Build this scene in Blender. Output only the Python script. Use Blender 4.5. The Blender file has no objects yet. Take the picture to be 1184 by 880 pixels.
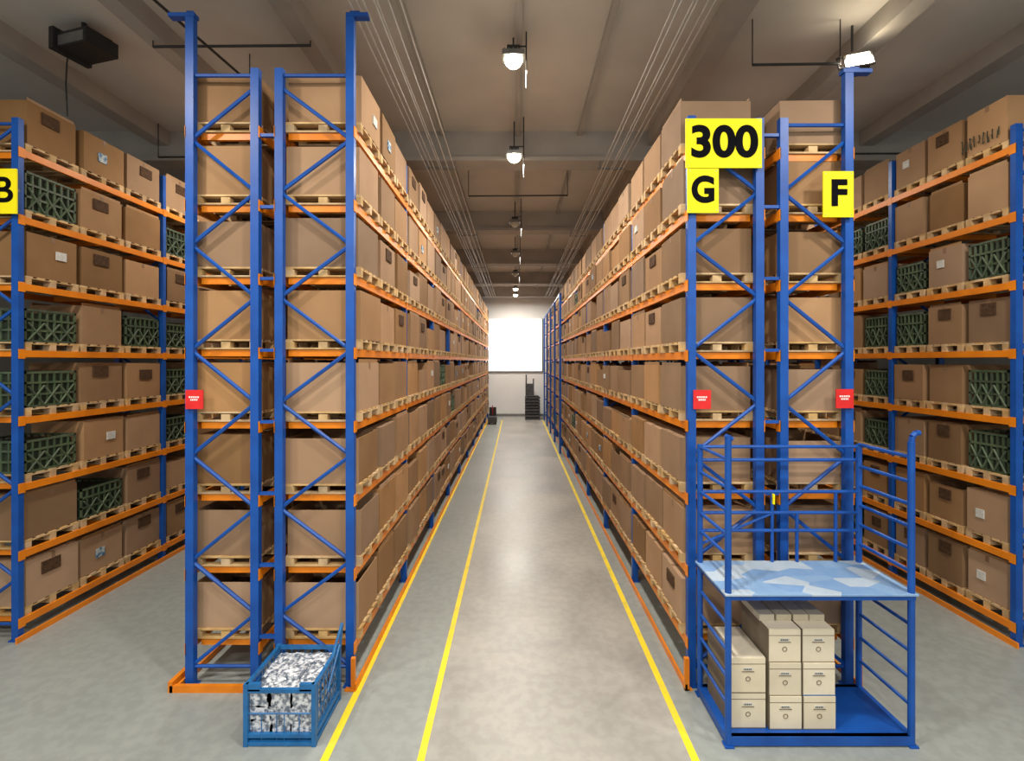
import bpy, math, random
from mathutils import Vector, Matrix
random.seed(7)
S = bpy.context.scene
F, CH = 560.0, 4.3

# ------------------------------------------------------------------ materials
def mat(name, c1, c2=None, rough=0.5, metal=0.0, scale=6.0, bump=0.0, island=0.0, detail=4, lo=0.35, hi=0.65, spec=0.5):
    m = bpy.data.materials.new(name); m.use_nodes = True
    nt = m.node_tree; n = nt.nodes; l = nt.links
    b = n['Principled BSDF']
    b.inputs['Roughness'].default_value = rough
    b.inputs['Metallic'].default_value = metal
    b.inputs['Specular IOR Level'].default_value = spec
    c2 = c2 or tuple(x*0.82 for x in c1)
    tc = n.new('ShaderNodeTexCoord')
    ns = n.new('ShaderNodeTexNoise'); ns.inputs['Scale'].default_value = scale; ns.inputs['Detail'].default_value = detail
    l.new(tc.outputs['Object'], ns.inputs['Vector'])
    cr = n.new('ShaderNodeValToRGB')
    cr.color_ramp.elements[0].position = lo; cr.color_ramp.elements[1].position = hi
    cr.color_ramp.elements[0].color = (*c2, 1); cr.color_ramp.elements[1].color = (*c1, 1)
    l.new(ns.outputs['Fac'], cr.inputs['Fac'])
    out = cr.outputs['Color']
    if island > 0:
        g = n.new('ShaderNodeNewGeometry')
        mr = n.new('ShaderNodeMapRange'); mr.inputs['To Min'].default_value = 1-island; mr.inputs['To Max'].default_value = 1+island*0.6
        l.new(g.outputs['Random Per Island'], mr.inputs['Value'])
        hs = n.new('ShaderNodeHueSaturation')
        l.new(mr.outputs['Result'], hs.inputs['Value']); l.new(out, hs.inputs['Color'])
        # second decorrelated random value for saturation
        m1 = n.new('ShaderNodeMath'); m1.operation = 'MULTIPLY'; m1.inputs[1].default_value = 37.7; l.new(g.outputs['Random Per Island'], m1.inputs[0])
        m2 = n.new('ShaderNodeMath'); m2.operation = 'FRACT'; l.new(m1.outputs[0], m2.inputs[0])
        m3 = n.new('ShaderNodeMapRange'); m3.inputs['To Min'].default_value = 0.82; m3.inputs['To Max'].default_value = 1.12
        l.new(m2.outputs[0], m3.inputs['Value']); l.new(m3.outputs['Result'], hs.inputs['Saturation'])
        out = hs.outputs['Color']
    l.new(out, b.inputs['Base Color'])
    if bump > 0:
        bp = n.new('ShaderNodeBump'); bp.inputs['Strength'].default_value = bump; bp.inputs['Distance'].default_value = 0.02
        l.new(ns.outputs['Fac'], bp.inputs['Height']); l.new(bp.outputs['Normal'], b.inputs['Normal'])
    return m

def emis(name, col, st):
    m = bpy.data.materials.new(name); m.use_nodes = True
    b = m.node_tree.nodes['Principled BSDF']
    b.inputs['Base Color'].default_value = (*col, 1)
    b.inputs['Emission Color'].default_value = (*col, 1)
    b.inputs['Emission Strength'].default_value = st
    return m

M_BLUE = mat('blue_steel_paint', (0.008, 0.082, 0.38), (0.006, 0.062, 0.30), rough=0.4, scale=3, spec=0.35)
M_ORANGE = mat('orange_steel_paint', (0.80, 0.24, 0.010), (0.68, 0.19, 0.008), rough=0.4, scale=3, spec=0.35)
M_CARD = mat('kraft_cardboard', (0.350, 0.208, 0.108), (0.305, 0.178, 0.091), rough=0.8, scale=1.5, island=0.36, spec=0.15)
M_TAPE = mat('cardboard_seam', (0.25, 0.15, 0.085), (0.21, 0.125, 0.07), rough=0.6, scale=3, spec=0.3)
M_PRINT_SHADE = mat('dark_print_and_shade', (0.055, 0.03, 0.018), (0.10, 0.055, 0.03), rough=0.8, scale=20, spec=0.1)  # carton print, also the painted shade inside open cartons
M_LW = mat('label_paper', (0.62, 0.62, 0.58), rough=0.7, scale=25)
M_LB = mat('label_blue_print', (0.06, 0.16, 0.30), (0.42, 0.47, 0.47), rough=0.7, scale=14, lo=0.45, hi=0.55)
M_WOOD = mat('pallet_wood', (0.64, 0.44, 0.22), (0.46, 0.30, 0.14), rough=0.8, scale=5, island=0.2, spec=0.2)
M_GREEN = mat('green_crate_plastic', (0.080, 0.115, 0.058), (0.045, 0.075, 0.040), rough=0.6, scale=6, island=0.3)
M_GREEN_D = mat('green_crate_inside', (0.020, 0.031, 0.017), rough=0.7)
M_YEL = mat('sign_yellow', (0.95, 0.83, 0.01), (0.92, 0.79, 0.01), rough=0.6, scale=2, spec=0.2)
M_BLACK = mat('black_lettering', (0.004, 0.004, 0.006), rough=0.8, spec=0.05)
M_RED = mat('red_plate', (0.70, 0.015, 0.015), rough=0.5)
M_WHITE = mat('white_paint', (0.8, 0.8, 0.8), (0.77, 0.77, 0.77), rough=0.5, scale=0.5)
M_DARK = mat('dark_metal', (0.02, 0.02, 0.022), rough=0.5)
M_DGREY = mat('dark_grey_plastic', (0.075, 0.075, 0.08), (0.045, 0.045, 0.05), rough=0.6, island=0.4)
M_GREY = mat('grey_metal', (0.25, 0.25, 0.25), rough=0.4, metal=0.6)
M_WIRE = mat('galvanised_cable', (0.66, 0.65, 0.63), rough=0.4, metal=0.1)
M_CEIL = mat('ceiling_sheet', (0.60, 0.575, 0.54), (0.53, 0.51, 0.48), rough=0.8, scale=0.7)
M_BEAM = mat('ceiling_beam_concrete', (0.42, 0.40, 0.375), (0.35, 0.335, 0.315), rough=0.8, scale=1.2)
M_WALL = mat('painted_wall', (0.78, 0.78, 0.77), (0.75, 0.75, 0.74), rough=0.7, scale=0.8)
M_WALL_S = mat('side_wall_paint', (0.35, 0.34, 0.32), rough=0.8, scale=0.8)
M_PANEL_GLOW = emis('glowing_back_panel', (0.93, 0.97, 1.0), 1.15)  # white panel of the back wall, glow added to brighten the far end
M_FILE = mat('archive_box_board', (0.68, 0.61, 0.46), (0.62, 0.55, 0.41), rough=0.7, scale=3, island=0.06)
M_FILE_E = mat('archive_box_edge_and_shade', (0.20, 0.16, 0.11), rough=0.7, scale=3)
M_BLUE2 = mat('blue_basket_paint', (0.012, 0.14, 0.38), (0.010, 0.10, 0.28), rough=0.4, scale=6)
M_PAPER = mat('plastic_wrapped_newspapers', (0.70, 0.73, 0.78), (0.13, 0.16, 0.21), rough=0.25, scale=22, bump=0.6, detail=10, lo=0.42, hi=0.58)
M_PAPER.node_tree.nodes['Principled BSDF'].inputs['Coat Weight'].default_value = 1.0
M_PAPER.node_tree.nodes['Principled BSDF'].inputs['Coat Roughness'].default_value = 0.12
M_LINE = mat('floor_line_yellow', (0.88, 0.66, 0.02), (0.70, 0.55, 0.06), rough=0.5, scale=4, detail=8, lo=0.3, hi=0.5)
M_LAMP = emis('lamp_glass_lit', (1.0, 0.86, 0.62), 30)
M_LAMP_OFF = mat('lamp_glass_dim', (0.5, 0.48, 0.42), rough=0.2)

# platform top: worn light blue
def table_mat():
    m = bpy.data.materials.new('worn_blue_sheet'); m.use_nodes = True
    nt = m.node_tree; n = nt.nodes; l = nt.links; b = n['Principled BSDF']
    tc = n.new('ShaderNodeTexCoord')
    mp = n.new('ShaderNodeMapping'); mp.inputs['Rotation'].default_value = (0, 0, 0.5); mp.inputs['Scale'].default_value = (1.6, 2.6, 1); l.new(tc.outputs['Object'], mp.inputs[0])
    v = n.new('ShaderNodeTexVoronoi'); v.inputs['Scale'].default_value = 1.7; v.voronoi_dimensions = '2D'
    l.new(mp.outputs[0], v.inputs['Vector'])
    r = n.new('ShaderNodeValToRGB'); r.color_ramp.interpolation = 'CONSTANT'
    e = r.color_ramp.elements
    e[0].position = 0; e[0].color = (0.17, 0.32, 0.56, 1)
    e[1].position = 0.42; e[1].color = (0.46, 0.53, 0.58, 1)
    x = e.new(0.70); x.color = (0.12, 0.26, 0.52, 1)
    sp = n.new('ShaderNodeSeparateColor'); l.new(v.outputs['Color'], sp.inputs[0]); l.new(sp.outputs[0], r.inputs['Fac'])
    ns = n.new('ShaderNodeTexNoise'); ns.inputs['Scale'].default_value = 9; ns.inputs['Detail'].default_value = 6; l.new(tc.outputs['Object'], ns.inputs['Vector'])
    mx = n.new('ShaderNodeMixRGB'); mx.inputs[2].default_value = (0.27, 0.38, 0.54, 1)
    mm = n.new('ShaderNodeMath'); mm.operation = 'MULTIPLY'; mm.inputs[1].default_value = 0.8
    l.new(ns.outputs['Fac'], mm.inputs[0]); l.new(mm.outputs[0], mx.inputs[0]); l.new(r.outputs['Color'], mx.inputs[1])
    l.new(mx.outputs[0], b.inputs['Base Color']); b.inputs['Roughness'].default_value = 0.5; b.inputs['Specular IOR Level'].default_value = 0.3
    return m
M_TABLE = table_mat()

def floor_mat():
    m = bpy.data.materials.new('floor_concrete'); m.use_nodes = True
    nt = m.node_tree; n = nt.nodes; l = nt.links; b = n['Principled BSDF']
    tc = n.new('ShaderNodeTexCoord'); sx = n.new('ShaderNodeSeparateXYZ'); l.new(tc.outputs['Object'], sx.inputs[0])
    def noise(s, d=5, dist=0):
        k = n.new('ShaderNodeTexNoise'); k.inputs['Scale'].default_value = s; k.inputs['Detail'].default_value = d
        k.inputs['Distortion'].default_value = dist
        l.new(tc.outputs['Object'], k.inputs['Vector']); return k
    def ramp(src, p0, c0, p1, c1):
        r = n.new('ShaderNodeValToRGB'); r.color_ramp.elements[0].position = p0; r.color_ramp.elements[1].position = p1
        r.color_ramp.elements[0].color = (*c0, 1); r.color_ramp.elements[1].color = (*c1, 1); l.new(src, r.inputs['Fac']); return r
    n1 = noise(0.55, 6, 0.6); n2 = noise(0.35, 3); n3 = noise(7, 8)
    worn = ramp(n1.outputs['Fac'], 0.38, (0.305, 0.298, 0.278), 0.66, (0.405, 0.392, 0.355))
    epoxy = ramp(n2.outputs['Fac'], 0.3, (0.265, 0.292, 0.280), 0.7, (0.315, 0.337, 0.322))
    a1 = n.new('ShaderNodeMapRange'); a1.inputs['From Min'].default_value = -1.1; a1.inputs['From Max'].default_value = -0.95
    a2 = n.new('ShaderNodeMapRange'); a2.inputs['From Min'].default_value = 2.0; a2.inputs['From Max'].default_value = 1.9
    l.new(sx.outputs[0], a1.inputs[0]); l.new(sx.outputs[0], a2.inputs[0])
    mu = n.new('ShaderNodeMath'); mu.operation = 'MULTIPLY'; l.new(a1.outputs[0], mu.inputs[0]); l.new(a2.outputs[0], mu.inputs[1])
    mx = n.new('ShaderNodeMixRGB'); l.new(mu.outputs[0], mx.inputs[0]); l.new(epoxy.outputs[0], mx.inputs[1]); l.new(worn.outputs[0], mx.inputs[2])
    sc = ramp(n3.outputs['Fac'], 0.42, (0.90, 0.90, 0.90), 0.58, (1.03, 1.03, 1.03))
    m2 = n.new('ShaderNodeMixRGB'); m2.blend_type = 'MULTIPLY'; m2.inputs[0].default_value = 0.8
    l.new(mx.outputs[0], m2.inputs[1]); l.new(sc.outputs[0], m2.inputs[2])
    l.new(m2.outputs[0], b.inputs['Base Color'])
    rr = n.new('ShaderNodeMapRange'); rr.inputs['To Min'].default_value = 0.25; rr.inputs['To Max'].default_value = 0.48
    l.new(n1.outputs['Fac'], rr.inputs[0]); l.new(rr.outputs[0], b.inputs['Roughness'])
    bp = n.new('ShaderNodeBump'); bp.inputs['Strength'].default_value = 0.05; l.new(n3.outputs['Fac'], bp.inputs['Height']); l.new(bp.outputs[0], b.inputs['Normal'])
    return m
M_FLOOR = floor_mat()

# ------------------------------------------------------------------ mesh builder
class MB:
    def __init__(s): s.v = []; s.f = []; s.m = []; s.mats = []
    def mi(s, m):
        if m not in s.mats: s.mats.append(m)
        return s.mats.index(m)
    def bx(s, x0, x1, y0, y1, z0, z1, m, rz=0.0):
        b = len(s.v)
        pts = [(x0,y0,z0),(x1,y0,z0),(x1,y1,z0),(x0,y1,z0),(x0,y0,z1),(x1,y0,z1),(x1,y1,z1),(x0,y1,z1)]
        if rz:
            cx, cy = (x0+x1)/2, (y0+y1)/2; c, q = math.cos(rz), math.sin(rz)
            pts = [(cx+(x-cx)*c-(y-cy)*q, cy+(x-cx)*q+(y-cy)*c, z) for x, y, z in pts]
        s.v += pts; k = s.mi(m)
        for f in ((0,3,2,1),(4,5,6,7),(0,1,5,4),(1,2,6,5),(2,3,7,6),(3,0,4,7)):
            s.f.append(tuple(b+i for i in f)); s.m.append(k)
    def cyl(s, p, q, r, m, n=8, r2=None):
        p, q = Vector(p), Vector(q); d = (q-p).normalized(); r2 = r if r2 is None else r2
        a = d.orthogonal().normalized(); c = d.cross(a); b = len(s.v); k = s.mi(m)
        for pt, rad in ((p, r), (q, r2)):
            for i in range(n):
                t = 2*math.pi*i/n; s.v.append(tuple(pt+a*rad*math.cos(t)+c*rad*math.sin(t)))
        for i in range(n):
            j = (i+1) % n; s.f.append((b+i, b+j, b+n+j, b+n+i)); s.m.append(k)
        s.f.append(tuple(b+i for i in range(n))[::-1]); s.m.append(k)
        s.f.append(tuple(b+n+i for i in range(n))); s.m.append(k)
    def path(s, pts, r, m, n=8):
        for a, b in zip(pts, pts[1:]): s.cyl(a, b, r, m, n)
    def obj(s, name, parent=None, bevel=0):
        me = bpy.data.meshes.new(name); me.from_pydata(s.v, [], s.f); me.update()
        for m in s.mats: me.materials.append(m)
        me.polygons.foreach_set('material_index', s.m)
        o = bpy.data.objects.new(name, me); S.collection.objects.link(o)
        if parent: o.parent = parent
        if bevel:
            bv = o.modifiers.new('bevel', 'BEVEL'); bv.width = bevel; bv.segments = 2; bv.limit_method = 'ANGLE'
        return o
def empty(name, loc=(0,0,0)):
    e = bpy.data.objects.new(name, None); e.location = loc; S.collection.objects.link(e); return e

# ------------------------------------------------------------------ room
YB = 38.0
XW = 19.0
ZC = 9.95
r = MB(); r.bx(-XW, XW, -7, YB, -0.2, 0, M_FLOOR); r.obj('floor')
r = MB(); r.bx(-XW, XW, -7, YB, ZC, ZC+0.2, M_CEIL)
r.obj('ceiling')
# roof beams (longitudinal ribs) + transverse girders
r = MB()
for X, w in ((-3.5,0.30),(3.4,0.34),(-6.0,0.30),(6.0,0.34),(-8.7,0.34),(8.6,0.34),(-11.6,0.34),(11.6,0.34),(-14.5,0.3),(14.5,0.3)):
    r.bx(X-w/2, X+w/2, -7, YB, 9.60, ZC, M_BEAM)
for X in (-1.8, 0.05, 1.55):
    r.bx(X-0.05, X+0.05, -7, YB, 9.84, ZC, M_BEAM)
r.obj('ceiling_rib_beams')
r = MB()
for Y in (11.9, 18.2, 24.4, 30.6, 36.7):
    r.bx(-XW, XW, Y, Y+0.40, 9.28, ZC, M_BEAM)
    r.bx(-XW, XW, Y-0.10, Y+0.50, 9.20, 9.30, M_BEAM)
r.obj('ceiling_girders')
r = MB(); r.bx(-XW, XW, YB, YB+0.2, 0, ZC+0.2, M_WALL); r.obj('wall_back')
r = MB(); r.bx(-XW-0.2, -XW, -7, YB, 0, ZC+0.2, M_WALL_S); r.obj('wall_left')
r = MB(); r.bx(XW, XW+0.2, -7, YB, 0, ZC+0.2, M_WALL_S); r.obj('wall_right')
r = MB()
r.bx(-2.4, 2.0, YB-0.06, YB, 3.55, 7.6, M_PANEL_GLOW)  # white panel with added glow
r.bx(-2.4, 2.0, YB-0.09, YB, 3.45, 3.55, M_GREY)
r.bx(-2.5, -2.4, YB-0.09, YB, 3.45, 7.65, M_GREY); r.bx(2.0, 2.1, YB-0.09, YB, 3.45, 7.65, M_GREY)
for i in range(4): r.bx(-2.4+i*1.1-0.01, -2.4+i*1.1+0.01, YB-0.075, YB, 3.55, 7.6, M_WALL)
r.obj('white_back_panel_1')
r = MB(); r.bx(-XW, XW, YB-0.04, YB, 0, 0.2, M_GREY); r.obj('baseboard_back')

# floor lines
for nm, X, w in (('floor_line_yellow', -2.07, 0.085), ('floor_line_yellow', -1.03, 0.08), ('floor_line_yellow', 1.93, 0.085)):
    r = MB(); r.bx(X-w/2, X+w/2, -3, YB-2.5, 0, 0.004, M_LINE); r.obj(nm)

# ------------------------------------------------------------------ racks
def zlv(ys, sc=87.0): return [CH-(y-418)/sc for y in ys]
L_IN = zlv([748, 663, 578, 493, 408, 323, 238, 153])
R_IN = zlv([742, 659, 576, 492, 411, 330, 249, 178])
OUT = [0.27+1.038*k for k in range(8)]
PW = 0.054

def frame_braces(r, x0, x1, y, ztop, start=0.25, pitch=0.70, flip=False):
    z = start; k = 1 if flip else 0
    a, b = min(x0, x1), max(x0, x1)
    r.cyl((a, y, start), (b, y, start), 0.024, M_BLUE, 6)
    while z+pitch < ztop:
        p, q = ((a, y, z), (b, y, z+pitch)) if k % 2 == 0 else ((b, y, z), (a, y, z+pitch))
        r.cyl(p, q, 0.026, M_BLUE, 6); z += pitch; k += 1
    r.cyl((a, y, ztop-0.08), (b, y, ztop-0.08), 0.026, M_BLUE, 6)

def post(r, x, y, z1):
    # C-shaped upright: web + two flanges
    r.bx(x-PW, x+PW, y-0.045, y-0.030, 0, z1, M_BLUE)
    r.bx(x-PW, x-PW+0.018, y-0.030, y+0.04, 0, z1, M_BLUE)
    r.bx(x+PW-0.018, x+PW, y-0.030, y+0.04, 0, z1, M_BLUE)
    r.bx(x-PW-0.03, x+PW+0.03, y-0.07, y+0.07, 0, 0.015, M_BLUE)

def pallet(r, x0, x1, y0, y1, z):
    # euro pallet, runners along x
    h = 0.135
    for yy in (y0, (y0+y1)/2-0.05, y1-0.10):
        r.bx(x0, x1, yy, yy+0.10, z, z+0.022, M_WOOD)
        for xx in (x0, (x0+x1)/2-0.06, x1-0.12):
            r.bx(xx, xx+0.12, yy, yy+0.10, z+0.022, z+0.10, M_WOOD)
    for i in range(5):
        yy = y0+(y1-y0-0.12)*i/4
        r.bx(x0, x1, yy, yy+0.12, z+0.113, z+h, M_WOOD)
    for xx in (x0, x1-0.10): r.bx(xx, xx+0.10, y0, y1, z+0.10, z+0.113, M_WOOD)
    return z+h

def carton(r, x0, x1, y0, y1, z0, h, face, marks, force_open=False):
    rz = random.uniform(-0.02, 0.02)
    dx = random.uniform(-0.025, 0.02)*face
    x0 += dx; x1 += dx
    kind = random.random()
    fx = x1 if face > 0 else x0
    e = 0.018
    def plate(ya, yb, za, zb, m):
        r.bx(min(fx, fx+face*e), max(fx, fx+face*e), ya, yb, za, zb, m)
    L = y1-y0
    if kind > 0.88 or force_open:   # open carton: four walls, no lid; inside shade painted as a dark block
        t = 0.015
        r.bx(x0, x1, y0, y0+t, z0, z0+h*0.93, M_CARD); r.bx(x0, x1, y1-t, y1, z0, z0+h*0.93, M_CARD)
        r.bx(x0, x0+t, y0+t, y1-t, z0, z0+h*0.93, M_CARD); r.bx(x1-t, x1, y0+t, y1-t, z0, z0+h*0.93, M_CARD)
        r.bx(x0+t, x1-t, y0+t, y1-t, z0, z0+h*0.45, M_PRINT_SHADE)
    else:
        r.bx(x0, x1, y0, y1, z0, z0+h, M_CARD, rz)
        ym = (y0+y1)/2
        r.bx(x0+0.002, x1-0.002, ym-0.03, ym+0.03, z0+h, z0+h+0.004, M_TAPE, rz)
        # tape tab folded over the edge of the face
        if random.random() < 0.5: r.bx(fx-0.002 if face > 0 else fx-0.004, fx+0.004 if face > 0 else fx+0.002, ym-0.03, ym+0.03, z0+h-0.09, z0+h, M_TAPE, 0)
        if kind < 0.3:  # raised open flaps
            r.bx(x0+0.01, x0+0.02, y0+0.02, y1-0.02, z0+h, z0+h+0.05, M_CARD)
            r.bx(x1-0.02, x1-0.01, y0+0.02, y1-0.02, z0+h, z0+h+0.05, M_CARD)
    if random.random() < marks:
        k = random.random(); a = random.uniform(0, 0.12); b = random.uniform(0, 0.15)
        if k < 0.62:
            plate(y0+(0.26+a)*L, y0+(0.62+a)*L, z0+h*(0.52+b), z0+h*(0.80+b), M_PRINT_SHADE)
        elif k < 0.8:
            plate(y0+(0.30+a)*L, y0+(0.50+a)*L, z0+h*(0.28+b), z0+h*(0.52+b), M_LB)
        else:
            plate(y0+(0.45+a)*L, y0+(0.66+a)*L, z0+h*(0.35+b), z0+h*(0.55+b), M_LW)

def crate(r, x0, x1, y0, y1, z0, h, face):
    x0 += 0.03; x1 -= 0.03
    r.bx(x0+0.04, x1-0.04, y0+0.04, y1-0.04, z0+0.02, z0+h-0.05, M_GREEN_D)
    for k in (0, 0.33, 0.66, 0.95):
        zz = z0+k*h
        for (a, b, c, d) in ((x0, x1, y0, y0+0.03), (x0, x1, y1-0.03, y1), (x0, x0+0.03, y0, y1), (x1-0.03, x1, y0, y1)):
            r.bx(a, b, c, d, zz, zz+0.035, M_GREEN)
    nn = 7
    for i in range(nn+1):
        yy = y0+(y1-y0-0.025)*i/nn
        for xx in (x0+0.004, x1-0.03): r.bx(xx, xx+0.026, yy, yy+0.025, z0, z0+h, M_GREEN)
        xx = x0+(x1-x0-0.025)*i/nn
        for y_ in (y0+0.004, y1-0.03): r.bx(xx, xx+0.025, y_, y_+0.026, z0, z0+h, M_GREEN)
    fx = x1+0.004 if face > 0 else x0-0.004
    for i in range(3):
        ya = y0+0.05+(y1-y0-0.1)*i/3; yb = ya+(y1-y0-0.1)/3
        r.cyl((fx, ya, z0+0.05*h), (fx, yb, z0+0.6*h), 0.016, M_GREEN, 5)
        r.cyl((fx, yb, z0+0.05*h), (fx, ya, z0+0.6*h), 0.016, M_GREEN, 5)

def rack_row(tag, xa, xb, y0, bay, nb, levels, tops, face, boxh, ov, marks, green=0.0, nper=3, forced=None, flip=False, opened=()):
    """xa<xb post centre lines; face=+1 if aisle side is xb, -1 if xa"""
    st = MB(); bx = MB(); cr = MB()
    zt = levels[-1]+0.80
    for i in range(nb+1):
        y = y0+i*bay
        ta, tb = tops if i == 0 else (zt, zt)
        post(st, xa, y, ta); post(st, xb, y, tb)
        if i == 0 or i % 2 == 0 or i < 4:
            frame_braces(st, xa, xb, y, min(ta, tb), flip=flip)
        if i == 0:
            for x, t in ((xa, ta), (xb, tb)):
                st.bx(x-PW+0.018, x+PW-0.018, y-0.03, y+0.02, t-0.02, t, M_BLUE)
    L = nb*bay
    for z in levels:
        for x, s in ((xa, -1), (xb, 1)):
            xo = x+s*0.035
            for i in range(nb):
                ya, yb = y0+i*bay+0.055, y0+(i+1)*bay-0.05
                st.bx(xo-0.022, xo+0.022, ya, yb, z-0.055, z+0.05, M_ORANGE)
            # beam end connectors
            for i in range(nb+1):
                yy = y0+i*bay
                st.bx(x+s*PW-0.006, x+s*PW+0.010, yy-0.045, yy+0.055, z-0.08, z+0.07, M_ORANGE)
        for i in range(nb):   # cross supports seen from the end of the rack
            for yy in (y0+i*bay+0.12, y0+(i+0.5)*bay, y0+(i+1)*bay-0.16):
                st.bx(xa+0.055, xb-0.055, yy, yy+0.05, z-0.045, z+0.045, M_ORANGE)
    # floor guard rails
    fx = xb+PW+0.03 if face > 0 else xa-PW-0.03
    st.bx(min(fx, fx+0.03*face), max(fx, fx+0.03*face), y0-0.12, y0+L, 0, 0.085, M_ORANGE)
    pit = (bay-0.10)/nper
    for li, z in enumerate(levels):
        for i in range(nb):
            for j in range(nper):
                ya = y0+i*bay+0.075+j*pit+0.02; yb = ya+pit-0.06
                x0, x1 = xa-(ov if face < 0 else -0.02), xb+(ov if face > 0 else -0.02)
                zp = z+0.05
                key = (i, j, li)
                if forced is None: isg = i >= 2 and random.random() < green
                else: isg = (random.random() < green) if i > 0 else key in forced
                if isg:
                    zz = pallet(cr, x0, x1, ya, yb, zp)
                    crate(cr, x0, x1, ya+0.02, yb-0.02, zz, boxh*random.uniform(0.72, 0.9), face)
                else:
                    zz = pallet(bx, x0, x1, ya, yb, zp)
                    if random.random() < 0.03 and i > 1: continue
                    h = boxh*(random.uniform(0.93, 1.03) if i or j else 1.0)
                    if random.random() < 0.12 and i > 0: h = boxh*0.8
                    if li == len(levels)-1: h = boxh*random.uniform(0.97, 1.0)
                    carton(bx, x0+0.015, x1-0.015, ya+random.uniform(0, .04), yb-random.uniform(0, .04), zz, h, face, marks, key in opened)
    st.obj('pallet_rack')
    bx.obj('cardboard_boxes_on_pallets')
    if cr.v: cr.obj('green_crates_on_pallets')

Y0 = 6.44
BAY = 3.05
ZTL = 8.18
# left double row
rack_row('l1', -4.32, -3.46, Y0, BAY, 10, L_IN, (8.86, ZTL), -1, 0.66, 0.05, 0.25, opened=((0,0,1), (0,0,0)))
rack_row('l2', -3.14, -2.20, Y0, BAY, 10, L_IN, (ZTL, 8.86), 1, 0.66, 0.10, 0.26, green=0.035, flip=True, opened=((0,0,1), (0,0,0)))
# right double row
rack_row('r1', 2.32, 3.22, Y0, BAY, 10, R_IN, (7.55, 7.52), -1, 0.60, 0.10, 0.26, green=0.03)
rack_row('r2', 3.54, 4.40, Y0, BAY, 10, R_IN, (7.52, 8.12), 1, 0.60, 0.05, 0.25, flip=True)
# outer rows
fl = {(0,0,6),(0,0,4),(0,0,3),(0,0,2),(0,1,1),(0,2,4)}
rack_row('lo', -8.65, -7.70, 7.48, 3.05, 7, OUT, (8.05, 8.05), 1, 0.70, 0.02, 0.70, green=0.35, forced=fl)
fr = {(0,0,5),(0,0,3),(0,0,2),(0,2,5),(0,2,4)}
rack_row('ro', 7.60, 8.55, 7.36, 2.42, 9, OUT, (7.9, 7.9), -1, 0.70, 0.02, 0.5, green=0.3, forced=fr)
# hand-drawn marking on the top right carton
r = MB()
rs = random.Random(3); xx = 7.553
for i in range(9):
    ya = 7.58+i*0.075
    pts = [(xx, ya+rs.uniform(0, 0.05), 7.80+rs.uniform(0, 0.22)) for _ in range(5)]
    r.path(pts, 0.007, M_GREEN_D, 4)
r.obj('marker_scribble')
# spacers between back-to-back frames, cap brackets, orange front guards
r = MB()
for k in range(9):
    z = 0.65+0.95*k
    if z < 8.1: r.bx(-3.405, -3.195, Y0-0.03, Y0+0.02, z-0.02, z+0.02, M_BLUE)
    if z < 7.4: r.bx(3.275, 3.485, Y0-0.03, Y0+0.02, z-0.02, z+0.02, M_BLUE)
r.obj('rack_row_spacers')
for x, a, b, z in ((-4.32, -0.28, 0.07, 8.86), (-2.20, -0.05, 0.24, 8.86), (4.40, -0.08, 0.30, 8.12)):
    r = MB(); r.bx(x+a, x+b, Y0-0.05, Y0+0.05, z, z+0.05, M_BLUE); r.bx(x+a*0.2, x+b*0.5, Y0-0.02, Y0+0.02, z+0.05, z+0.09, M_BLUE)
    r.obj('cable_bracket')
r = MB()
r.bx(-4.50, -3.40, Y0-0.16, Y0-0.11, 0, 0.09, M_ORANGE); r.bx(-4.52, -4.46, Y0-0.16, Y0+0.15, 0, 0.14, M_ORANGE)
r.obj('rack_floor_guard')
r = MB(); r.bx(-2.16, -2.11, Y0-0.12, Y0-0.07, 0, 0.42, M_ORANGE); r.bx(-2.24, -2.09, Y0-0.14, Y0-0.07, 0, 0.02, M_ORANGE); r.obj('rack_foot_guard')
r = MB(); r.bx(2.20, 2.26, Y0-0.12, Y0-0.07, 0, 0.42, M_ORANGE); r.bx(2.20, 2.30, Y0-0.12, Y0-0.07, 0, 0.02, M_ORANGE); r.obj('rack_foot_guard')
r = MB(); r.bx(4.46, 4.52, Y0-0.12, Y0-0.07, 0, 0.42, M_ORANGE); r.bx(4.42, 4.52, Y0-0.12, Y0-0.07, 0, 0.02, M_ORANGE); r.obj('rack_foot_guard')

# taller blue uprights on the far right section
r = MB()
for i in range(5):
    y = 22.6+i*3.2
    r.bx(2.00, 2.10, y, y+0.10, 0, 7.5, M_BLUE)
    for z in R_IN: r.bx(2.10, 2.20, y, y+0.08, z-0.04, z+0.04, M_BLUE)
r.bx(2.02, 2.08, 22.6, 35.4, 7.42, 7.5, M_BLUE)
r.obj('guide_rail_frame')

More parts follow.
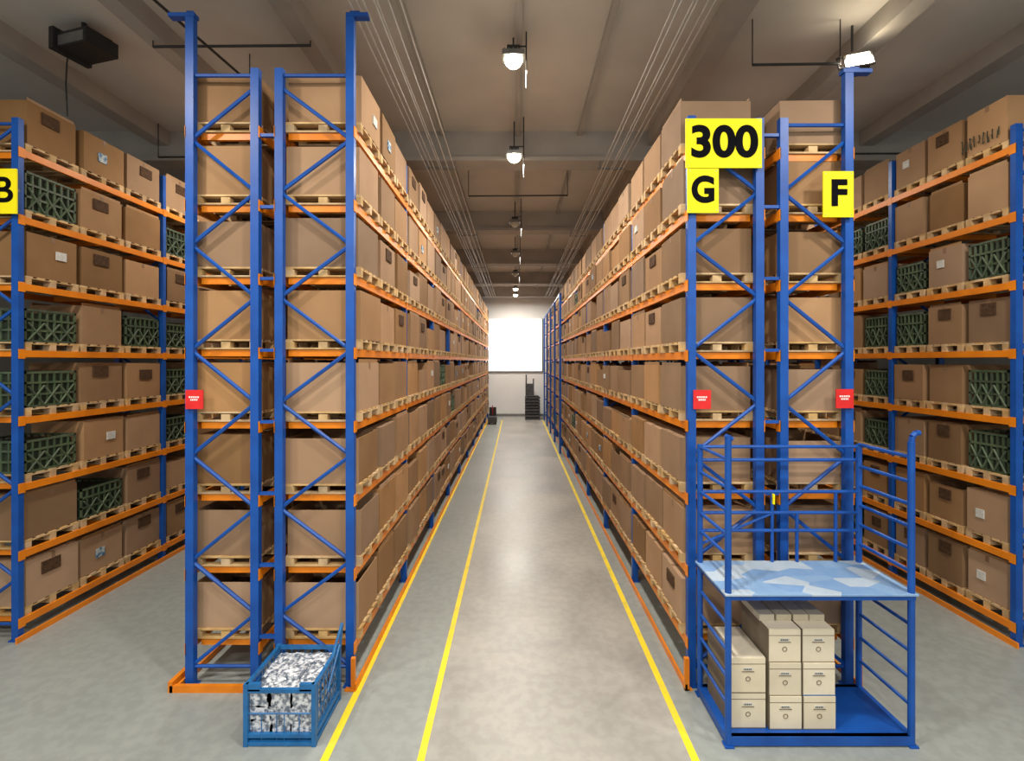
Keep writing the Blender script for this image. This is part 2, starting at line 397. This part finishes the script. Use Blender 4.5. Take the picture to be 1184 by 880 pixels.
# ------------------------------------------------------------------ signs
def text(s, size, loc, parent, m=M_BLACK, off=0.0, sx=1.0):
    c = bpy.data.curves.new('lettering', 'FONT'); c.body = s; c.size = size; c.align_x = 'CENTER'; c.align_y = 'CENTER'
    c.extrude = 0.003; c.offset = off
    o = bpy.data.objects.new('lettering', c); S.collection.objects.link(o)
    o.data.materials.append(m); o.rotation_euler = (math.pi/2, 0, 0); o.location = loc; o.scale = (sx, 1, 1); o.parent = parent
    return o
def sign(px0, px1, py0, py1, y, s, size, off, sx=1.0):
    k = F/y
    x0, x1 = (px0-597)/k, (px1-597)/k; z1, z0 = CH-(py0-418)/k, CH-(py1-418)/k
    r = MB(); r.bx(x0, x1, y, y+0.02, z0, z1, M_YEL)
    for xx in (x0+0.03, x1-0.03):
        for zz in (z0+0.03, z1-0.03): r.cyl((xx, y-0.004, zz), (xx, y, zz), 0.008, M_GREY)
    for zz in (z0+0.1, z1-0.1): r.bx((x0+x1)/2-0.03, (x0+x1)/2+0.03, y+0.02, Y0-0.045, zz-0.02, zz+0.02, M_GREY)
    o = r.obj('aisle_sign')
    text(s, size, ((x0+x1)/2, y-0.004, (z0+z1)/2), o, off=off, sx=sx)
sign(793, 881, 137, 194, 6.34, '300', 0.56, 0.019, 1.06)
sign(795, 831, 195, 246, 6.34, 'G', 0.46, 0.019, 0.92)
sign(952, 987, 198, 251, 6.34, 'F', 0.46, 0.019, 1.0)
# left outer rack sign
k = F/7.35
r = MB(); x1 = (19-597)/k; x0 = x1-0.50; r.bx(x0, x1, 7.35, 7.37, CH+(418-247)/k, CH+(418-195)/k, M_YEL); r.bx(x1-0.1, x1-0.04, 7.37, 7.436, CH+2.6, CH+2.64, M_GREY)
o = r.obj('aisle_sign'); text('B', 0.54, ((x0+x1)/2+0.05, 7.346, CH+(418-221)/k), o, off=0.010)
for px, py in ((224.5, 462), (812, 462), (977, 461)):
    y = 6.36; k = F/y; X = (px-597)/k; Z = CH-(py-418)/k
    r = MB(); r.bx(X-0.115, X+0.115, y, y+0.015, Z-0.125, Z+0.125, M_RED)
    r.bx(X-0.02, X+0.02, y+0.015, Y0-0.045, Z-0.03, Z+0.03, M_GREY)
    for i, (w, dz) in enumerate(((0.07, 0.02), (0.05, -0.015))):
        for j in range(5):
            xx = X-w+2*w*j/5; r.bx(xx, xx+w*0.28, y-0.002, y, Z+dz, Z+dz+0.022, M_WHITE)
    r.obj('red_load_plate')

# ------------------------------------------------------------------ picking platform
def picking_platform():
    par = empty('picking_platform', (3.4, 5.85, 0))
    xl, xr, yf, yb = 2.37, 4.42, 5.42, 6.25
    off = Vector((-3.4, -5.85, 0))
    def fin(r, nm, bevel=0):
        o = r.obj(nm, par, bevel); o.location = off; return o
    r = MB(); t = 0.036
    for (x, y, z) in ((xl, yf, 3.47), (xr, yf, 3.40), (xl, yb, 3.23), (xr, yb, 3.23)):
        r.cyl((x, y, 0), (x, y, z), t, M_BLUE, 12)
        r.bx(x-0.05, x+0.05, y-0.05, y+0.05, 0, 0.02, M_BLUE)
    r.cyl((xl-0.03, yf, 3.47), (xl+0.05, yf, 3.43), 0.025, M_BLUE)
    r.path([(xr, yf, 3.38), (xr+0.01, yf, 3.46), (xr+0.05, yf, 3.50), (xr+0.09, yf, 3.50)], 0.03, M_BLUE)
    fin(r, 'corner_posts')
    r = MB()
    for z in (3.20, 3.03, 2.62, 2.35, 2.12):
        r.cyl((xl, yb, z), (xr, yb, z), 0.022, M_BLUE)
    for z in (3.23, 2.95, 2.70, 2.45, 2.20, 1.95):
        r.cyl((xr, yb, z), (xr, yf, z), 0.022, M_BLUE)
    for z in (3.20, 2.88, 2.62, 2.35, 2.12):
        r.cyl((xl, yb, z), (xl, yf, z), 0.020, M_BLUE)
    for x in (3.30, 4.12, 3.62): r.cyl((x, yb, 1.72), (x, yb, 2.62 if x != 3.62 else 2.35), 0.022, M_BLUE)
    r.cyl((xl+0.02, yb, 1.95), (xl+0.95, yb, 2.35), 0.018, M_BLUE)
    r.bx(3.29, 3.31, yb-0.05, yb-0.02, 2.47, 2.60, M_YEL)
    fin(r, 'upper_rails')
    r = MB()
    for z in (0.45, 0.75, 1.05, 1.35):
        r.cyl((xr, yb, z), (xr, yf, z), 0.020, M_BLUE); r.cyl((xl, yb, z), (xl, yf, z), 0.020, M_BLUE)
    fin(r, 'lower_rails')
    r = MB()
    r.bx(xl-0.03, xr+0.03, yf-0.03, yb+0.03, 1.64, 1.69, M_BLUE)
    fin(r, 'table_frame')
    r = MB(); r.bx(xl-0.05, xr+0.05, yf-0.05, yb+0.04, 1.69, 1.715, M_TABLE); fin(r, 'table_top', 0.005)
    r = MB(); r.bx(xl+0.03, xr-0.03, yf-0.02, yb+0.02, 0.07, 0.12, M_BLUE)
    for y in (yf, yb): r.bx(xl, xr, y-0.03, y+0.03, 0.02, 0.12, M_BLUE)
    for x in (xl, xr): r.bx(x-0.03, x+0.03, yf, yb, 0.02, 0.12, M_BLUE)
    fin(r, 'base_deck')
picking_platform()

# archive boxes on the deck
def file_box(r, x0, x1, yf, yb, z0, z1):
    r.bx(x0, x1, yf+0.01, yb, z0, z1, M_FILE)
    # lid lip + front frame seams
    r.bx(x0, x1, yf, yf+0.01, z0+0.006, z1-0.006, M_FILE)
    r.bx(x0, x1, yf-0.001, yf+0.002, z1-0.075, z1-0.067, M_FILE_E)
    xm = (x0+x1)/2; h = z1-z0
    r.bx(xm-0.07, xm+0.07, yf-0.006, yf, z0+h*0.60, z0+h*0.60+0.007, M_FILE_E)
    r.bx(xm-0.055, xm+0.055, yf-0.004, yf, z0+h*0.64, z0+h*0.72, M_LW)
    for j in range(5): r.bx(xm-0.045+j*0.018, xm-0.035+j*0.018, yf-0.006, yf-0.004, z0+h*0.66, z0+h*0.70, M_BLACK)
    # finger pull
    n = 10
    for i in range(n):
        a, b = math.pi*2*i/n, math.pi*2*(i+1)/n
        r.cyl((xm+0.025*math.cos(a), yf-0.002, z0+h*0.40+0.025*math.sin(a)), (xm+0.025*math.cos(b), yf-0.002, z0+h*0.40+0.025*math.sin(b)), 0.005, M_FILE_E, 5)
    # dark strips painted for the shade in the gaps
    r.bx(x0-0.003, x0+0.004, yf-0.002, yb, z0, z1, M_FILE_E)
    r.bx(x0, x1, yf-0.002, yf+0.002, z0, z0+0.009, M_FILE_E)
r = MB()
z0 = 0.122
file_box(r, 2.44, 2.84, 5.52, 6.17, z0, z0+0.40); file_box(r, 2.44, 2.84, 5.52, 6.17, z0+0.40, z0+0.80)
for c in range(2):
    xa = 2.875+c*0.385
    for k in range(3): file_box(r, xa, xa+0.365, 5.50+0.01*k, 6.17, z0+0.375*k, z0+0.375*(k+1))
for i, x in enumerate((2.86, 3.06, 3.26, 3.45)):
    r.bx(x, x+0.175, 5.70, 6.17, z0+1.127, z0+1.20, M_FILE, 0.0)
r.bx(3.255, 3.63, 5.505, 5.512, 0.50, 0.508, M_BLUE2)
r.obj('archive_file_boxes')

# ------------------------------------------------------------------ blue basket with papers
def basket():
    par = empty('wire_basket', (-2.6, 5.7, 0)); off = Vector((2.6, -5.7, 0))
    x0, x1, y0, y1, h = -3.02, -2.26, 5.42, 6.16, 0.70
    r = MB()
    for x in (x0, x1):
        for y in (y0, y1): r.bx(x-0.025, x+0.025, y-0.025, y+0.025, 0, h, M_BLUE2)
    for z in (0.03, 0.12, h-0.03):
        for y in (y0, y1):
            if z == h-0.03 and y == y0: continue
            r.bx(x0, x1, y-0.02, y+0.02, z-0.02, z+0.02, M_BLUE2)
        for x in (x0, x1): r.bx(x-0.02, x+0.02, y0, y1, z-0.02, z+0.02, M_BLUE2)
    r.bx(x0, x1, y0-0.02, y0+0.02, 0.60, 0.64, M_BLUE2)
    r.bx(x0, x0+0.16, y0-0.02, y0+0.02, 0.62, h, M_BLUE2); r.bx(x1-0.16, x1, y0-0.02, y0+0.02, 0.62, h, M_BLUE2)
    r.bx(x0, x1, y0, y1, 0.04, 0.06, M_BLUE2)
    o = r.obj('frame', par); o.location = off
    r = MB()
    for i in range(1, 9):
        x = x0+(x1-x0)*i/9
        r.cyl((x, y1, 0.05), (x, y1, h), 0.007, M_BLUE2, 5)
        if i in (2, 4, 5, 7): r.cyl((x, y0, 0.05), (x, y0, 0.36), 0.006, M_BLUE2, 5)
    for i in range(1, 8):
        y = y0+(y1-y0)*i/8
        for x in (x0, x1): r.cyl((x, y, 0.05), (x, y, h), 0.007, M_BLUE2, 5)
    for k in range(1, 5):
        z = 0.05+k*0.13
        for x in (x0, x1): r.cyl((x, y0, z), (x, y1, z), 0.007, M_BLUE2, 5)
        r.cyl((x0, y1, z), (x1, y1, z), 0.007, M_BLUE2, 5)
    r.cyl((x0, y0, 0.36), (x1, y0, 0.36), 0.010, M_BLUE2, 6)
    o = r.obj('wire_mesh', par); o.location = off
    # folded-up rear gate leaning beside the rack foot
    r = MB()
    r.cyl((x1+0.01, y1-0.25, 0.68), (x1+0.05, y1-0.02, 0.98), 0.018, M_BLUE2)
    r.cyl((x1+0.05, y1-0.02, 0.98), (x1+0.02, y1, 0.68), 0.018, M_BLUE2)
    r.cyl((x1+0.03, y0+0.30, 0.40), (x1+0.03, y1-0.05, 0.72), 0.014, M_BLUE2)
    o = r.obj('side_gate', par); o.location = off
basket()
def papers():
    import bmesh
    from mathutils import noise as nz
    V = []; Fc = []
    N = 10
    rs = random.Random(5)
    items = []
    for lx in range(3):
        for ly in range(3):
            for lz in range(3):
                items.append((-2.88+lx*0.24+rs.uniform(-.02, .02), 5.56+ly*0.235+rs.uniform(-.02, .02), 0.16+lz*0.165+(0.03 if ly else 0)+rs.uniform(-.01, .02),
                              rs.uniform(.24, .29), rs.uniform(.24, .30), rs.uniform(.16, .20)))
    for (cx, cy, cz, sx, sy, sz) in items:
        for ax in range(3):
            for sg in (-0.5, 0.5):
                b = len(V)
                for i in range(N+1):
                    for j in range(N+1):
                        q = [0, 0, 0]; q[ax] = sg; q[(ax+1) % 3] = (i/N-0.5); q[(ax+2) % 3] = (j/N-0.5)
                        q = Vector(q); q = q.lerp(q.normalized()*0.6, 0.22)
                        w = Vector((cx+q.x*sx, cy+q.y*sy, cz+q.z*sz))
                        w += q.normalized()*(nz.noise(w*13)*0.025+nz.noise(w*37)*0.014)
                        w.z = max(w.z, 0.064); w.x = min(max(w.x, -2.99), -2.29); w.y = min(max(w.y, 5.445), 6.13)
                        V.append(tuple(w))
                for i in range(N):
                    for j in range(N):
                        f = (b+i*(N+1)+j, b+(i+1)*(N+1)+j, b+(i+1)*(N+1)+j+1, b+i*(N+1)+j+1)
                        Fc.append(f if sg > 0 else f[::-1])
    me = bpy.data.meshes.new('newspaper_bundles'); me.from_pydata(V, [], Fc)
    bm = bmesh.new(); bm.from_mesh(me); bmesh.ops.remove_doubles(bm, verts=bm.verts, dist=0.0005); bm.to_mesh(me); bm.free()
    me.materials.append(M_PAPER)
    o = bpy.data.objects.new('newspaper_bundles', me); S.collection.objects.link(o)
papers()

# ------------------------------------------------------------------ stacked things at the far end
r = MB()
for i in range(8):
    r.bx(0.65, 1.75, 35.6, 36.6, 0.22*i, 0.22*i+0.13, M_DGREY); r.bx(0.75, 1.65, 35.7, 36.5, 0.22*i+0.13, 0.22*(i+1), M_DARK)
r.obj('stacked_dark_pallets')
r = MB()
r.bx(0.70, 1.35, 36.9, 37.4, 0, 2.6, M_DGREY); r.bx(0.70, 0.80, 36.82, 36.9, 0, 3.3, M_DGREY); r.bx(1.25, 1.35, 36.82, 36.9, 0, 3.0, M_DGREY)
r.obj('pallet_wrapper')
r = MB()
r.bx(-1.95, -1.35, 33.0, 34.0, 0.1, 0.5, M_DGREY); r.bx(-1.9, -1.4, 33.9, 34.0, 0.5, 1.1, M_DARK)
for x in (-1.85, -1.45):
    for y in (33.15, 33.85): r.cyl((x-0.04, y, 0.1), (x+0.04, y, 0.1), 0.1, M_DARK, 12)
r.cyl((-1.65, 33.9, 0.6), (-1.65, 33.6, 1.25), 0.03, M_RED)
r.obj('pallet_truck')

# ------------------------------------------------------------------ cables along the aisle
def cables(name, xs, zs):
    r = MB()
    for x, z in zip(xs, zs):
        pts = []
        for i in range(13):
            y = -2+i*3.1; s = (i % 2)*0.015
            pts.append((x+random.uniform(-.004, .004), y, z-s))
        r.path(pts, 0.011, M_WIRE, 5)
    for y in (2.0, 11.85, 18.2, 24.4, 30.6):
        r.bx(min(xs)-0.05, max(xs)+0.05, y-0.02, y+0.02, max(zs)+0.0, max(zs)+0.04, M_GREY)
        for x in (min(xs), max(xs)): r.bx(x-0.01, x+0.01, y-0.01, y+0.01, max(zs), 9.95 if y < 5 else 9.2, M_GREY)
    r.obj(name)
cables('overhead_cables', [-2.16, -2.08, -1.98, -1.86, -1.80, -1.66, -1.5], [8.97, 9.0, 8.97, 9.02, 8.97, 9.0, 8.98])
cables('overhead_cables', [2.05, 2.14, 2.28, 2.36, 2.46, 2.58], [8.95, 8.98, 8.95, 9.0, 8.93, 8.98])
# dark transverse conduits
for (xa, xb, y, z, dy) in ((-6.0, -3.4, 8.0, 9.5, 0), (3.9, 5.35, 8.0, 9.2, 0), (-8.5, -6.3, 11.5, 9.15, 0), (6.3, 11.5, 11.2, 9.1, 0), (-1.4, 1.5, 14.2, 9.15, 0), (-5.2, -4.9, 6.0, 9.4, 2.9)):
    r = MB(); r.cyl((xa, y, z), (xb, y+dy, z+0.02), 0.022, M_DARK)
    for x, yy in ((xa, y), (xb, y+dy)): r.cyl((x, yy, z), (x, yy, ZC-0.0 if abs(abs(x)-6.0) > 0.2 else 9.6), 0.010, M_DARK)
    r.obj('ceiling_conduit')

# ------------------------------------------------------------------ lamps
LE = 300
def lamp(x, y, z, lit=True, energy=LE, rod=True):
    par = empty('high_bay_lamp', (x, y, z))
    r = MB()
    r.bx(-0.19, 0.19, -0.15, 0.17, 0.0, 0.09, M_GREY)
    r.bx(-0.11, 0.11, -0.08, 0.10, 0.09, 0.20, M_DARK)
    for i in range(5): r.bx(-0.16+i*0.075, -0.145+i*0.075, -0.12, 0.14, 0.09, 0.13, M_GREY)
    r.bx(-0.015, 0.015, -0.015, 0.015, 0.20, ZC-z-(0.11 if abs(x) < 0.2 else 0), M_DARK)
    r.obj('housing', par)
    # bulging prismatic glass
    r = MB()
    prev = (0.155, 0.0)
    for k in range(1, 6):
        a = k*math.pi/10; cur = (0.155*math.cos(a)+0.002, -0.15*math.sin(a))
        r.cyl((0, 0, prev[1]), (0, 0, cur[1]), prev[0], M_LAMP if lit else M_LAMP_OFF, 20, cur[0]); prev = cur
    r.obj('glass', par)
    if rod:
        r = MB(); r.cyl((0.22, 0.0, -0.5), (0.22, 0.0, ZC-z), 0.012, M_DARK); r.obj('drop_rod', par)
        r = MB(); r.bx(0.0, 0.22, -0.01, 0.01, 0.21, 0.23, M_DARK); r.obj('rod_arm', par)
    if energy:
        a = bpy.data.lights.new('lamp_light', 'AREA'); a.shape = 'DISK'; a.size = 0.5; a.energy = energy; a.color = (1.0, 0.94, 0.84)
        o = bpy.data.objects.new('lamp_light', a); S.collection.objects.link(o); o.parent = par; o.location = (0, 0, -0.20)
for x in (-0.05, -5.7, 5.6):  # unseen lamps near and behind the camera, added to light the front faces
    for y in (-4.5, -0.5, 3.6):
        lamp(x, y, 9.3, True, LE*1.25, rod=False)
lamp(-0.05, 8.3, 9.48, True, LE*0.9); lamp(-0.05, 11.2, 9.05, True, LE*0.8)
for y in (16.8, 21.5, 26.5): lamp(-0.05, y, 9.1, False, LE*0.85)
lamp(-0.05, 32.0, 9.1, True, LE*1.3, rod=False)
lamp(-0.05, 34.8, 9.1, True, LE*1.6, rod=False)  # lamp put near the back wall to brighten it
for x in (-5.7, 5.6):  # unseen side-aisle lamps, added for overall light
    for y in ((11.0, 17, 23.5, 30) if x < 0 else (13.0, 19.5, 26, 32)): lamp(x, y, 9.3, True, LE*0.7, rod=False)

# right flood lamp (lit) and left flood lamp (off)
def flood(x, y, z, lit):
    par = empty('flood_lamp', (x, y, z))
    r = MB()
    if lit:
        r.bx(-0.16, 0.16, 0.0, 0.2, -0.12, 0.12, M_DARK); r.bx(-0.20, 0.20, -0.03, 0.0, -0.15, 0.15, M_GREY)
        r.cyl((-0.25, 0.1, 0.0), (0.25, 0.1, 0.0), 0.02, M_DARK); r.cyl((-0.25, .1, 0), (-0.25, .1, 0.3), 0.018, M_DARK); r.cyl((0.25, .1, 0), (0.25, .1, 0.3), 0.018, M_DARK)
        r.cyl((-0.25, .1, 0.3), (0.25, .1, 0.3), 0.018, M_DARK)
    else:
        r.bx(-0.34, 0.34, -0.1, 0.4, -0.12, 0.12, M_DARK); r.bx(-0.40, -0.30, -0.16, 0.42, -0.16, 0.20, M_DARK)
        for i in range(6): r.bx(-0.25+i*0.1, -0.22+i*0.1, -0.05, 0.35, 0.12, 0.17, M_DARK)
        r.bx(-0.28, 0.28, -0.105, -0.1, -0.09, 0.07, M_GREY)
        r.cyl((0, 0.1, 0.1), (0, 0.1, ZC-z), 0.04, M_DARK)
        r.path([(-0.34, 0.1, 0.0), (-0.40, 0.1, -0.25), (-0.42, 0.1, -0.6), (-0.38, 0.1, -1.15)], 0.012, M_DARK)
    o = r.obj('housing', par)
    if lit:
        o.rotation_euler = (math.radians(-28), 0, math.radians(-20))
        r = MB(); r.bx(-0.16, 0.16, -0.045, -0.03, -0.12, 0.12, M_LAMP); g = r.obj('glass', par); g.rotation_euler = o.rotation_euler
        r = MB(); r.cyl((0, 0.15, 0.25), (0, 0.15, ZC-z), 0.02, M_DARK); r.obj('hanger', par)
        a = bpy.data.lights.new('lamp_light', 'AREA'); a.size = 0.35; a.energy = 130; a.color = (1, .9, .75)
        q = bpy.data.objects.new('lamp_light', a); S.collection.objects.link(q); q.parent = o; q.location = (0, -0.06, 0); q.rotation_euler = (math.radians(60), 0, 0)
    else: par.rotation_euler = (0, 0, math.radians(-15))
flood(5.65, 8.0, 9.27, True)
flood(-7.25, 8.0, 9.60, False)

# ------------------------------------------------------------------ world, camera
w = bpy.data.worlds.new('ambient_fill'); S.world = w; w.use_nodes = True  # soft ambient fill, let in through the open side behind the camera
w.node_tree.nodes['Background'].inputs[0].default_value = (1.0, 0.98, 0.95, 1)
w.node_tree.nodes['Background'].inputs[1].default_value = 0.85
cam = bpy.data.cameras.new('camera'); co = bpy.data.objects.new('camera', cam); S.collection.objects.link(co)
co.location = (0, 0, CH); co.rotation_euler = (math.pi/2, 0, 0)
cam.sensor_width = 36; cam.lens = F/1184*36; cam.shift_x = -5/1184; cam.shift_y = -22/1184; cam.clip_end = 200
S.camera = co
S.view_settings.view_transform = 'Standard'
S.view_settings.exposure = -0.45
